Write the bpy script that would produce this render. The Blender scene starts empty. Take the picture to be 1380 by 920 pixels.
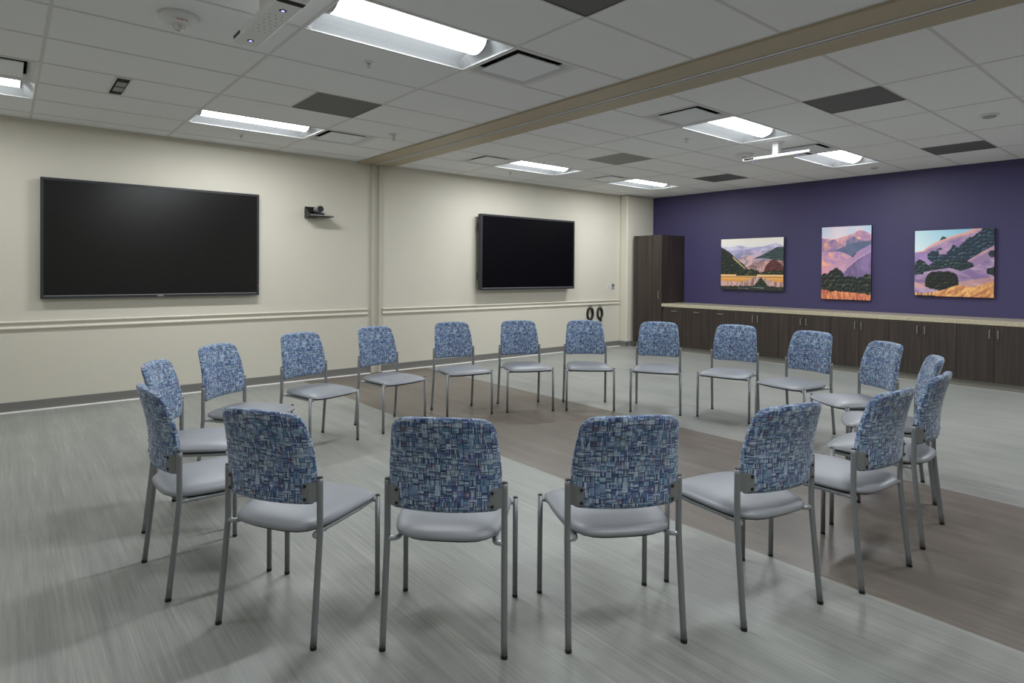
import bpy, bmesh, math, random
from mathutils import Vector, Matrix
random.seed(7)
S = bpy.context.scene
COL = S.collection

# ------------------------------------------------------------------ camera, world, exposure
EXPOSURE = -0.08
LAMP = 6.0          # glow of the fixture lenses

cam_d = bpy.data.cameras.new('camera')
cam_d.sensor_width = 36.0
cam_d.lens = 818.10 / 1380 * 36
cam_d.shift_x = 24.3 / 1380
cam_d.shift_y = -87.0 / 1380
cam_d.clip_start = 0.05
cam = bpy.data.objects.new('camera', cam_d)
COL.objects.link(cam)
yaw, pitch, roll = 0.891480, -0.008330, 0.006543
F = Vector((math.cos(yaw)*math.cos(pitch), math.sin(yaw)*math.cos(pitch), math.sin(pitch)))
R0 = Vector((math.sin(yaw), -math.cos(yaw), 0)); U0 = R0.cross(F)
R = R0*math.cos(roll) + U0*math.sin(roll); U = -R0*math.sin(roll) + U0*math.cos(roll)
cam.matrix_world = Matrix(((R.x, U.x, -F.x, 0), (R.y, U.y, -F.y, 0), (R.z, U.z, -F.z, 1.42), (0, 0, 0, 1)))
S.camera = cam
w = bpy.data.worlds.new('world'); S.world = w; w.use_nodes = True
w.node_tree.nodes['Background'].inputs[0].default_value = (0.02, 0.02, 0.02, 1)
w.node_tree.nodes['Background'].inputs[1].default_value = 0.3
S.view_settings.view_transform = 'Standard'; S.view_settings.look = 'None'
S.view_settings.gamma = 1; S.view_settings.use_curve_mapping = False
S.view_settings.exposure = EXPOSURE

# room dimensions (metres), camera stands at x=0 y=0
H = 2.917; D = 7.656; XW = 10.151; XL = -2.3; YB = -2.6
TU = 0.6124; GX = 1.434; GY = 3.064; GX2 = 5.409

# ------------------------------------------------------------------ materials
def lin(c):
    return tuple((x/12.92 if x <= 0.04045 else ((x+0.055)/1.055)**2.4) for x in c)
def s255(r, g, b): return lin((r/255, g/255, b/255)) + (1,)
class NT:
    def __init__(s, name):
        s.m = bpy.data.materials.new(name); s.m.use_nodes = True
        s.t = s.m.node_tree; s.b = s.t.nodes['Principled BSDF']
    def n(s, typ, **kw):
        nd = s.t.nodes.new(typ)
        for k, v in kw.items(): setattr(nd, k, v)
        return nd
    def l(s, a, b): s.t.links.new(a, b)
    def math(s, op, a, b=None, c=None):
        nd = s.n('ShaderNodeMath', operation=op)
        for i, v in enumerate((a, b, c)):
            if v is None: continue
            if isinstance(v, (int, float)): nd.inputs[i].default_value = v
            else: s.l(v, nd.inputs[i])
        return nd.outputs[0]
    def mix(s, fac, a, b, blend='MIX'):
        nd = s.n('ShaderNodeMix', data_type='RGBA', blend_type=blend)
        for i, v in ((0, fac), (6, a), (7, b)):
            if isinstance(v, (int, float)): nd.inputs[i].default_value = v
            elif isinstance(v, tuple): nd.inputs[i].default_value = v
            else: s.l(v, nd.inputs[i])
        return nd.outputs[2]
    def noise(s, vec, scale, detail=2, rough=.5):
        nd = s.n('ShaderNodeTexNoise'); nd.inputs['Scale'].default_value = scale
        nd.inputs['Detail'].default_value = detail; nd.inputs['Roughness'].default_value = rough
        if vec is not None: s.l(vec, nd.inputs['Vector'])
        return nd.outputs['Fac']
    def mapping(s, src, scale=(1, 1, 1), rot=(0, 0, 0)):
        nd = s.n('ShaderNodeMapping'); nd.inputs['Scale'].default_value = scale; nd.inputs['Rotation'].default_value = rot
        s.l(src, nd.inputs['Vector']); return nd.outputs[0]
    def ramp(s, fac, stops, interp='LINEAR'):
        nd = s.n('ShaderNodeValToRGB'); cr = nd.color_ramp; cr.interpolation = interp
        while len(cr.elements) < len(stops): cr.elements.new(0.5)
        for e, (p, c) in zip(cr.elements, stops): e.position = p; e.color = c
        s.l(fac, nd.inputs[0]); return nd.outputs[0]
    def bump(s, hgt, strength=.2, dist=.01):
        nd = s.n('ShaderNodeBump'); nd.inputs['Strength'].default_value = strength; nd.inputs['Distance'].default_value = dist
        s.l(hgt, nd.inputs['Height']); s.l(nd.outputs[0], s.b.inputs['Normal'])
    def coord(s, kind='Object'): return s.n('ShaderNodeTexCoord').outputs[kind]
    def pos(s): return s.n('ShaderNodeNewGeometry').outputs['Position']

def simple(name, col, rough=.5, metal=0, spec=.5, noise=0, nscale=40, bump=0):
    t = NT(name); t.b.inputs['Roughness'].default_value = rough; t.b.inputs['Metallic'].default_value = metal
    t.b.inputs['Specular IOR Level'].default_value = spec
    t.b.inputs['Base Color'].default_value = col
    if noise or bump:
        f = t.noise(t.coord(), nscale, 3)
        if noise:
            dark = tuple(c*(1-noise) for c in col[:3]) + (1,)
            lite = tuple(min(1, c*(1+noise)) for c in col[:3]) + (1,)
            t.l(t.mix(f, dark, lite), t.b.inputs['Base Color'])
        if bump: t.bump(f, bump, .002)
    return t.m

M = {}
M['wall'] = simple('cream_paint', s255(213, 208, 193), .62, noise=.02, nscale=3, bump=.05)
M['purple'] = simple('purple_paint', s255(64, 58, 98), .55, noise=.03, nscale=3, bump=.05)
M['trimpaint'] = simple('cream_trim_paint', s255(215, 210, 194), .4, noise=.01)
M['jamb'] = simple('pale_jamb_paint', s255(196, 192, 178), .45, noise=.01)
M['header'] = simple('tan_header_paint', s255(182, 168, 144), .5, noise=.04, nscale=4)
M['tbar'] = simple('ceiling_grid_metal', s255(214, 213, 211), .5, noise=.01)
M['base'] = simple('grey_rubber_base', s255(118, 116, 113), .5, noise=.03)
M['floor_highlight'] = simple('painted_floor_highlight', s255(228, 226, 220), .35, noise=.01)
M['white'] = simple('white_metal', s255(225, 225, 225), .4, noise=.01)
M['pan'] = simple('white_reflector_enamel', s255(232, 236, 240), .45, noise=.01)
M['grille'] = None
M['black'] = simple('black_plastic', s255(22, 22, 23), .4, noise=.05)
M['toe'] = simple('grey_toe_kick_base', s255(150, 147, 138), .45, noise=.03)
M['darkslot'] = simple('dark_recess', s255(28, 27, 26), .8, noise=.05)
M['bezel'] = simple('dark_grey_bezel', s255(48, 49, 52), .35, noise=.03)
M['screen'] = simple('black_glass_screen', s255(14, 13, 14), .24, spec=.5, noise=.05, nscale=2)
M['screenmatte'] = simple('matte_black_screen', s255(7, 6, 11), .5, spec=.06, noise=.05, nscale=2)
M['steel'] = simple('brushed_nickel', s255(190, 188, 182), .28, metal=.9, noise=.03)
M['frame'] = simple('silver_grey_powder_coat', s255(138, 141, 144), .36, metal=.3, noise=.03, nscale=120)
M['bracket'] = simple('grey_bracket_paint', s255(130, 134, 135), .45, metal=.2, noise=.03)
M['weld'] = simple('bright_bent_tube', s255(168, 172, 176), .28, metal=.45, noise=.02)
M['vinyl'] = simple('grey_vinyl', s255(144, 147, 153), .42, noise=.03, nscale=30, bump=.1)
M['seatpan'] = simple('black_seat_pan', s255(40, 40, 42), .5, noise=.05)
M['cable'] = simple('black_cable_rubber', s255(24, 24, 24), .5, noise=.05)
M['red'] = simple('red_lettering', s255(170, 40, 40), .5, noise=.02)
M['greyplate'] = simple('grey_outlet_plastic', s255(150, 150, 150), .4, noise=.02)
M['lenschrome'] = simple('clear_strobe_lens', s255(210, 210, 205), .08, metal=.5, noise=.02)
M['silver'] = simple('silver_plastic', s255(170, 170, 172), .35, metal=.3, noise=.02)

def emis(name, col, st):
    t = NT(name); t.b.inputs['Base Color'].default_value = col
    t.b.inputs['Emission Color'].default_value = col; t.b.inputs['Emission Strength'].default_value = st
    return t.m
M['lamp'] = emis('lit_lamp_lens', (.93, .97, 1, 1), LAMP)
M['led'] = emis('blue_white_led', (.36, .34, 1, 1), 2.6)
M['redled'] = emis('red_led', (1, .05, .03, 1), 2)

def ceiling_mat():
    t = NT('mineral_ceiling_tile'); p = t.pos()
    f = t.noise(p, 220, 3); g = t.noise(p, 1.1, 2)
    c = t.mix(f, s255(234, 235, 236), s255(244, 244, 245)); c = t.mix(t.math('MULTIPLY', g, .12), c, s255(224, 224, 224))
    t.l(c, t.b.inputs['Base Color']); t.b.inputs['Roughness'].default_value = .9
    t.bump(f, .15, .003); return t.m
M['tile'] = ceiling_mat()
def grille_mat(name, a, b):
    t = NT(name); p = t.mapping(t.pos(), (1, 1, 1))
    sep = t.n('ShaderNodeSeparateXYZ'); t.l(p, sep.inputs[0])
    fx = t.math('PINGPONG', sep.outputs[0], .006); fy = t.math('PINGPONG', sep.outputs[1], .006)
    d = t.math('LESS_THAN', t.math('ADD', t.math('POWER', fx, 2), t.math('POWER', fy, 2)), .000014)
    t.l(t.mix(d, a, b), t.b.inputs['Base Color']); t.b.inputs['Roughness'].default_value = .6
    return t.m
M['grille'] = grille_mat('perforated_return_grille', s255(112, 112, 112), s255(52, 52, 52))
M['grillelight'] = grille_mat('perforated_light_grille', s255(158, 156, 152), s255(105, 103, 100))

def floor_mat(name, cols, blot):
    # long strie running along y
    t = NT(name); p = t.pos()
    a = t.noise(t.mapping(p, (55, 1.3, 1)), 1, 4, .6)
    b = t.noise(t.mapping(p, (150, 3.5, 1)), 1, 2, .6)
    c = t.noise(t.mapping(p, (9, .55, 1)), 1, 3)
    d = t.noise(t.mapping(p, (1.2, 1.2, 1)), 1, 3)
    v = t.math('ADD', t.math('MULTIPLY', a, .45), t.math('ADD', t.math('MULTIPLY', b, .30), t.math('MULTIPLY', c, .25)))
    v = t.math('ADD', v, t.math('MULTIPLY', t.math('SUBTRACT', d, .5), blot))
    # boards: .46 m wide, .92 m long, tone shifts per board
    bk = t.n('ShaderNodeTexBrick'); bk.offset = .5
    bk.inputs['Color1'].default_value = (.35, .35, .35, 1); bk.inputs['Color2'].default_value = (.65, .65, .65, 1)
    bk.inputs['Mortar'].default_value = (.3, .3, .3, 1); bk.inputs['Mortar Size'].default_value = .0012
    bk.inputs['Scale'].default_value = 1; bk.inputs['Brick Width'].default_value = .915; bk.inputs['Row Height'].default_value = .305
    t.l(t.mapping(p, (1, 1, 1), (0, 0, math.pi/2)), bk.inputs['Vector'])
    v = t.math('ADD', v, t.math('MULTIPLY', t.math('SUBTRACT', bk.outputs['Color'], .5), .10))
    col = t.ramp(v, [(.30, cols[0]), (.47, cols[1]), (.56, cols[2]), (.70, cols[3])])
    t.l(col, t.b.inputs['Base Color'])
    t.b.inputs['Specular IOR Level'].default_value = .4
    rr = t.n('ShaderNodeMapRange'); rr.inputs['To Min'].default_value = .30; rr.inputs['To Max'].default_value = .46
    t.l(a, rr.inputs['Value']); t.l(rr.outputs[0], t.b.inputs['Roughness'])
    t.bump(b, .04, .002)
    return t.m
M['floor'] = floor_mat('grey_linear_vinyl', [s255(124, 127, 122), s255(143, 145, 140), s255(153, 154, 149), s255(172, 172, 165)], .25)
M['brown'] = floor_mat('taupe_linear_vinyl', [s255(90, 82, 75), s255(109, 101, 93), s255(118, 110, 101), s255(136, 127, 117)], .25)

def wood_mat():
    t = NT('dark_walnut_laminate'); p = t.pos()
    a = t.noise(t.mapping(p, (70, 70, 1.4)), 1, 4, .6); b = t.noise(t.mapping(p, (14, 14, .6)), 1, 3)
    v = t.math('ADD', t.math('MULTIPLY', a, .6), t.math('MULTIPLY', b, .4))
    t.l(t.ramp(v, [(.32, s255(39, 32, 28)), (.5, s255(55, 46, 41)), (.68, s255(73, 63, 56))]), t.b.inputs['Base Color'])
    t.b.inputs['Roughness'].default_value = .45; return t.m
M['wood'] = wood_mat()
def counter_mat():
    t = NT('beige_speckled_solid_surface'); p = t.pos()
    a = t.noise(p, 160, 3)
    t.l(t.ramp(a, [(.35, s255(160, 150, 124)), (.5, s255(186, 177, 150)), (.68, s255(206, 199, 176))]), t.b.inputs['Base Color'])
    t.b.inputs['Roughness'].default_value = .22; return t.m
M['counter'] = counter_mat()

def fabric_mat():
    t = NT('blue_woven_plaid_fabric')
    uv = t.n('ShaderNodeUVMap'); uv.uv_map = 'UVMap'
    sep = t.n('ShaderNodeSeparateXYZ'); t.l(uv.outputs[0], sep.inputs[0])
    x, y = sep.outputs[0], sep.outputs[1]
    def fl(a, k, off=0): return t.math('FLOOR', t.math('MULTIPLY', t.math('ADD', a, off), k))
    def wn(a, b, seed):
        c = t.n('ShaderNodeCombineXYZ'); t.l(a, c.inputs[0]); t.l(b, c.inputs[1]); c.inputs[2].default_value = seed
        n = t.n('ShaderNodeTexWhiteNoise', noise_dimensions='3D'); t.l(c.outputs[0], n.inputs['Vector']); return n.outputs['Value']
    N = 49
    cx, cy = fl(x, N), fl(y, N)
    base = t.ramp(wn(cx, cy, 1.5), [(0, s255(88, 118, 166)), (.18, s255(134, 162, 198)), (.36, s255(106, 146, 180)),
        (.52, s255(162, 184, 210)), (.66, s255(114, 122, 176)), (.78, s255(142, 168, 184)), (.90, s255(178, 196, 216)), (.97, s255(134, 116, 138))], 'CONSTANT')
    big = wn(fl(x, 17, .3), fl(y, 17, .7), 4.5)
    base = t.mix(t.math('MULTIPLY', big, .35), base, s255(78, 112, 164))
    # fine weave streaks confined to blocks
    v1 = t.math('GREATER_THAN', wn(fl(x, 330), cy, 7.5), .75)
    h1 = t.math('GREATER_THAN', wn(cx, fl(y, 330), 9.5), .77)
    v2 = t.math('GREATER_THAN', wn(fl(x, 260, .1), fl(y, N*.8, .31), 12.5), .84)
    h2 = t.math('GREATER_THAN', wn(fl(x, N*.7, .17), fl(y, 260, .1), 14.5), .86)
    sel = t.math('GREATER_THAN', wn(cx, cy, 21.5), .5)
    dk = t.math('MAXIMUM', t.math('MULTIPLY', v1, sel), t.math('MULTIPLY', h1, t.math('SUBTRACT', 1, sel)))
    lt = t.math('MULTIPLY', t.math('MAXIMUM', v2, h2), .7)
    shade = t.n('ShaderNodeMapRange'); shade.inputs['To Min'].default_value = .68; shade.inputs['To Max'].default_value = 1.12
    t.l(t.math('MULTIPLY', t.math('ADD', wn(fl(x, 380), cy, 41.5), wn(cx, fl(y, 380), 43.5)), .5), shade.inputs['Value'])
    gr = t.n('ShaderNodeCombineColor')
    for i_ in range(3): t.l(shade.outputs[0], gr.inputs[i_])
    base = t.mix(1.0, base, gr.outputs[0], 'MULTIPLY')
    c = t.mix(lt, base, s255(200, 216, 234))
    c = t.mix(t.math('MULTIPLY', dk, .85), c, s255(34, 40, 84))
    # dark hand drawn block outlines on some edges
    ex = t.math('LESS_THAN', t.math('FRACT', t.math('MULTIPLY', x, N)), .13)
    ey = t.math('LESS_THAN', t.math('FRACT', t.math('MULTIPLY', y, N)), .13)
    ex = t.math('MULTIPLY', ex, t.math('GREATER_THAN', wn(cx, cy, 31.5), .55))
    ey = t.math('MULTIPLY', ey, t.math('GREATER_THAN', wn(cx, cy, 33.5), .52))
    c = t.mix(t.math('MULTIPLY', t.math('MAXIMUM', ex, ey), .85), c, s255(30, 36, 66))
    t.l(c, t.b.inputs['Base Color']); t.b.inputs['Roughness'].default_value = .75
    t.b.inputs['Sheen Weight'].default_value = .25
    return t.m
M['fabric'] = fabric_mat()
def paint_mat():
    t = NT('painted_canvas'); a = t.n('ShaderNodeVertexColor'); a.layer_name = 'paint'
    t.l(a.outputs[0], t.b.inputs['Base Color']); t.b.inputs['Roughness'].default_value = .5; return t.m
M['paint'] = paint_mat()
M['canvasedge'] = simple('dark_canvas_edge', s255(50, 42, 52), .7, noise=.05)

# ------------------------------------------------------------------ mesh helpers
def obj(name, bm, mat, parent=None, smooth=False, loc=None, bevel=0, angle=40):
    me = bpy.data.meshes.new(name)
    bmesh.ops.recalc_face_normals(bm, faces=bm.faces)
    bm.to_mesh(me); bm.free()
    me.materials.append(mat)
    o = bpy.data.objects.new(name, me); COL.objects.link(o)
    if smooth: me.shade_smooth()
    if parent: o.parent = parent
    if loc: o.location = loc
    if bevel:
        b = o.modifiers.new('bevel', 'BEVEL'); b.width = bevel; b.segments = 2; b.limit_method = 'ANGLE'
    return o
def tag(o, label=None, cat=None, group=None, kind=None):
    if label: o['label'] = label
    if cat: o['category'] = cat
    if group: o['group'] = group
    if kind: o['kind'] = kind
    return o
def thing(name, label, cat, loc=(0, 0, 0), rz=0, group=None):
    o = bpy.data.objects.new(name, None); COL.objects.link(o)
    o.empty_display_size = .1; o.location = loc; o.rotation_euler = (0, 0, rz)
    return tag(o, label, cat, group)
def struct(name, bm, mat, smooth=False, bevel=0):
    return tag(obj(name, bm, mat, None, smooth, bevel=bevel), kind='structure')
def box(bm, x0, y0, z0, x1, y1, z1):
    vs = [bm.verts.new(p) for p in ((x0,y0,z0),(x1,y0,z0),(x1,y1,z0),(x0,y1,z0),(x0,y0,z1),(x1,y0,z1),(x1,y1,z1),(x0,y1,z1))]
    for f in ((0,3,2,1),(4,5,6,7),(0,1,5,4),(1,2,6,5),(2,3,7,6),(3,0,4,7)): bm.faces.new([vs[i] for i in f])
    return bm
def B(*a): return box(bmesh.new(), *a)
def quad(bm, pts): bm.faces.new([bm.verts.new(p) for p in pts])
def tube(bm, pts, r, n=12, caps=True, rings=None):
    pts = [Vector(p) for p in pts]; prev = None; t0 = None
    loops = []
    for i, p in enumerate(pts):
        t = (pts[min(i+1, len(pts)-1)] - pts[max(i-1, 0)]).normalized()
        if prev is None:
            a = Vector((0, 0, 1)) if abs(t.z) < .9 else Vector((1, 0, 0))
            u = t.cross(a).normalized()
        else:
            u = (prev - t*prev.dot(t)).normalized()
        v = t.cross(u); prev = u
        rr = r[i] if isinstance(r, (list, tuple)) else r
        loops.append([bm.verts.new(p + u*math.cos(k*2*math.pi/n)*rr + v*math.sin(k*2*math.pi/n)*rr) for k in range(n)])
    for a, b in zip(loops, loops[1:]):
        for k in range(n): bm.faces.new((a[k], a[(k+1) % n], b[(k+1) % n], b[k]))
    if caps: bm.faces.new(loops[0][::-1]); bm.faces.new(loops[-1])
    return bm
def cyl(c0, c1, r, n=20, bm=None): return tube(bm or bmesh.new(), [c0, c1], r, n)
def lathe(bm, prof, c=(0, 0, 0), n=32):
    L = []
    for r, z in prof:
        L.append([bm.verts.new((c[0]+r*math.cos(k*2*math.pi/n), c[1]+r*math.sin(k*2*math.pi/n), c[2]+z)) for k in range(n)])
    for a, b in zip(L, L[1:]):
        for k in range(n): bm.faces.new((a[k], a[(k+1) % n], b[(k+1) % n], b[k]))
    bm.faces.new(L[0]); bm.faces.new(L[-1][::-1])
    return bm
def smooth_path(pts, n=8):
    # Catmull-Rom
    P = [Vector(p) for p in pts]; P = [2*P[0]-P[1]] + P + [2*P[-1]-P[-2]]; out = []
    for i in range(1, len(P)-2):
        for k in range(n):
            t = k/n; a, b, c, d = P[i-1:i+3]
            out.append(.5*((2*b)+(c-a)*t+(2*a-5*b+4*c-d)*t*t+(3*b-a-3*c+d)*t**3))
    out.append(P[-2]); return out

# ------------------------------------------------------------------ room shell
BX0, BX1 = 2.99, 4.85           # brown band
def floor_piece(x0, x1):
    bm = bmesh.new(); quad(bm, [(x0, YB, 0), (x1, YB, 0), (x1, D, 0), (x0, D, 0)]); return bm
me = bmesh.new()
vx = [XL, BX0, BX1, XW]
for i in range(3): quad(me, [(vx[i], YB, 0), (vx[i+1], YB, 0), (vx[i+1], D, 0), (vx[i], D, 0)])
me.faces.ensure_lookup_table()
me.faces[1].material_index = 1
bmesh.ops.remove_doubles(me, verts=me.verts, dist=1e-5)
fl = struct('floor', me, M['floor']); fl.data.materials.append(M['brown'])

T = .12
struct('wall_front', B(XL-T, D, 0, XW+T, D+T, H+.3), M['wall'])
struct('wall_right', B(XW, YB, 0, XW+T, D, H+.3), M['purple'])
struct('wall_left', B(XL-T, YB-T, 0, XL, D, H+.3), M['wall'])
struct('wall_back', B(XL, YB-T, 0, XW+T, YB, H+.3), M['wall'])
# bumped out corner beside the tall cabinet
struct('wall_corner', B(9.325, 7.475, 0, XW-.001, D-.001, H-.001), M['wall'], bevel=.02)

def base_profile(bm, pts, axis, fixed, sgn, a0, a1):
    # pts: (offset from wall, z); extruded from a0 to a1 along the other axis
    L = []
    for a in (a0, a1):
        L.append([bm.verts.new((a, fixed+sgn*o, z) if axis == 'x' else (fixed+sgn*o, a, z)) for o, z in pts])
    n = len(pts)
    for k in range(n): bm.faces.new((L[0][k], L[0][(k+1) % n], L[1][(k+1) % n], L[1][k]))
    bm.faces.new(L[0]); bm.faces.new(L[1][::-1]); return bm
bp = [(0, 0), (.016, 0), (.010, .008), (.007, .02), (.007, .094), (.004, .10), (0, .10)]
bm = base_profile(bmesh.new(), bp, 'x', D, -1, XL, 3.97)
bm = base_profile(bm, bp, 'x', D, -1, 4.125, 9.32)
struct('baseboard_front', bm, M['base'])
bm = base_profile(bmesh.new(), bp, 'y', 9.325, -1, 7.468, D)
bm = base_profile(bm, bp, 'x', 7.475, -1, 9.318, 9.50)
struct('baseboard_corner', bm, M['base'])
struct('baseboard_back', base_profile(bmesh.new(), bp, 'x', YB, 1, XL, XW), M['base'])
struct('baseboard_left', base_profile(bmesh.new(), bp, 'y', XL, 1, YB, D), M['base'])
# pale strip, painted as a lit highlight, where wall base meets the floor
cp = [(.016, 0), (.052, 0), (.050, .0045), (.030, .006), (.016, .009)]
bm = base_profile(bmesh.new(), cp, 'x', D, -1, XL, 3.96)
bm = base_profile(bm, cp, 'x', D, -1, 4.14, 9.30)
struct('highlight_strip_wall', bm, M['floor_highlight'])
# chair rail: two ridges on a flat backing
rp = [(0, .812), (.010, .812), (.022, .820), (.024, .830), (.014, .839), (.010, .846), (.010, .868), (.014, .874), (.027, .882), (.030, .890), (.024, .898), (0, .900)]
bm = base_profile(bmesh.new(), rp, 'x', D, -1, XL, 3.925)
bm = base_profile(bm, rp, 'x', D, -1, 4.155, 9.30)
struct('trim_2', bm, M['trimpaint'])
# jamb of the folding partition on the wall: two posts and a channel
bm = B(3.975, D-.032, 0, 4.020, D-.0005, H-.02); box(bm, 4.085, D-.032, 0, 4.128, D-.0005, H-.02); box(bm, 4.018, D-.012, 0, 4.087, D-.0005, H-.02)
struct('trim_3', bm, M['jamb'], bevel=.004)
# partition header on the ceiling: two boards with a track between
bm = B(3.77, YB+.001, H-.018, 4.015, D-.034, H+.05)
box(bm, 4.085, YB+.001, H-.018, 4.31, D-.034, H+.05)
struct('trim_4', bm, M['header'], bevel=.004)
bm = B(4.015, YB+.001, H-.026, 4.042, D-.034, H+.05); box(bm, 4.076, YB+.001, H-.020, 4.085, D-.034, H+.05)
struct('trim_5', bm, M['tbar'])
# thin dark strip along the right side of the header
struct('trim_9', B(4.311, YB+.001, H-.003, 4.319, D-.034, H+.004), M['darkslot'])
struct('trim_6', B(4.042, YB+.001, H-.016, 4.076, D-.034, H+.05), M['darkslot'])

# ceiling tiles and grid
xl_left = [XL, -1.0156, .2092, 1.434, 2.6588, 3.77]
xl_right = [4.31, 5.409, 6.6338, 7.8586, 9.0834, XW]
ys = [YB] + [GY + k*TU for k in range(-9, 8)] + [D]
def row(k): return GY + k*TU
LIGHTS = [  # x0, row, label
 (1.434, 0, 'long recessed ceiling light at upper left centre, largest of the lit ones', 34),
 (5.409, 0, 'recessed ceiling light just left of the white post-hung device', 34),
 (7.8586, 0, 'recessed ceiling light nearest the purple wall, behind the white post-hung device', 36),
 (1.434, 5, 'recessed ceiling light above the large television', 38),
 (5.409, 5, 'recessed ceiling light above the television in the middle of the wall', 38),
 (7.8586, 5, 'recessed ceiling light near the corner above the tall cabinet', 34),
 (-1.0156, 5, 'recessed ceiling light cut off at the left edge', 15),
 (-1.0156, 0, 'added unseen ceiling light left of the viewer', 7),  # from here on unseen fixtures, added to brighten near floor and chair backs
 (1.434, -5, 'added unseen ceiling light overhead behind the viewer', 30),
 (-1.0156, -5, 'added unseen ceiling light in the rear left corner', 6),
 (5.409, -5, 'added unseen ceiling light in the rear middle of the room', 34),
 (7.8586, -5, 'added unseen ceiling light in the rear right of the room', 40),
]
DIFF = [(2.6588, 0, 'square white air diffuser beside the largest ceiling light'), (2.6588, 5, 'square air diffuser at the end of the light above the large television'),
        (4.7966, 0, 'square air diffuser left of the light near the white post-hung device'), (4.7966, 5, 'square air diffuser left of the light above the middle television'),
        (7.2462, 0, 'square air diffuser behind the white post-hung device'), (7.2462, 5, 'square air diffuser left of the light in the far corner'),
        (-.4032, 4, 'square air diffuser above the light at the left edge')]
GR = [(5.409, -2, 'dark perforated return grille on the right half of the ceiling'), (8.471, -2, 'dark perforated return grille close to the top of the purple wall at right'),
      (6.0214, 3, 'grey perforated grille above the middle of the room, paler than the others'), (8.471, 3, 'dark grille small in the distance near the far corner lights'),
      (2.0464, 3, 'dark return grille between the two left ceiling lights'), (2.0464, -2, 'dark return grille cut off at the top edge of the view')]
fix = {}
for x0, k, lb, v in LIGHTS: fix.setdefault(k, []).append((x0, x0+2*TU))
for x0, k, lb in DIFF + GR: fix.setdefault(k, []).append((x0, x0+TU))
tiles = bmesh.new(); grid = bmesh.new(); e = .010
def rng(a, b):
    return [(a, b)] if b-a > .05 else []
for j in range(len(ys)-1):
    y0, y1 = ys[j], ys[j+1]; k = round((y0-GY)/TU)
    if j == 0: k = -99
    for xs in (xl_left, xl_right):
        for x0, x1 in zip(xs, xs[1:]):
            cuts = sorted([(a, b) for a, b in fix.get(k, []) if a < x1-.01 and b > x0+.01])
            cur = x0; cells = []
            for a, b in cuts:
                a, b = max(a, x0), min(b, x1)
                cells += [(c, True) for c in rng(cur, a)]; cells += [((a, b), False)]; cur = b
            cells += [(c, True) for c in rng(cur, x1)]
            for (a, b), solid in cells:
                o = [(a, y0), (b, y0), (b, y1), (a, y1)]; i_ = [(a+e, y0+e), (b-e, y0+e), (b-e, y1-e), (a+e, y1-e)]
                ov = [grid.verts.new((*p, H)) for p in o]; iv = [grid.verts.new((*p, H)) for p in i_]; uv_ = [grid.verts.new((*p, H+.0045)) for p in i_]
                for q in range(4):
                    r_ = (q+1) % 4
                    grid.faces.new((ov[q], ov[r_], iv[r_], iv[q])); grid.faces.new((iv[q], iv[r_], uv_[r_], uv_[q]))
                if solid:
                    z0 = H+.003
                    quad(tiles, [(a+e-.002, y0+e-.002, z0), (b-e+.002, y0+e-.002, z0), (b-e+.002, y1-e+.002, z0), (a+e-.002, y1-e+.002, z0)])
# plenum deck above the tiles
box(tiles, XL-T, YB-T, H+.26, XW+T, D+T, H+.36)
struct('ceiling', tiles, M['tile']); struct('trim_7', grid, M['tbar'])

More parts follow.
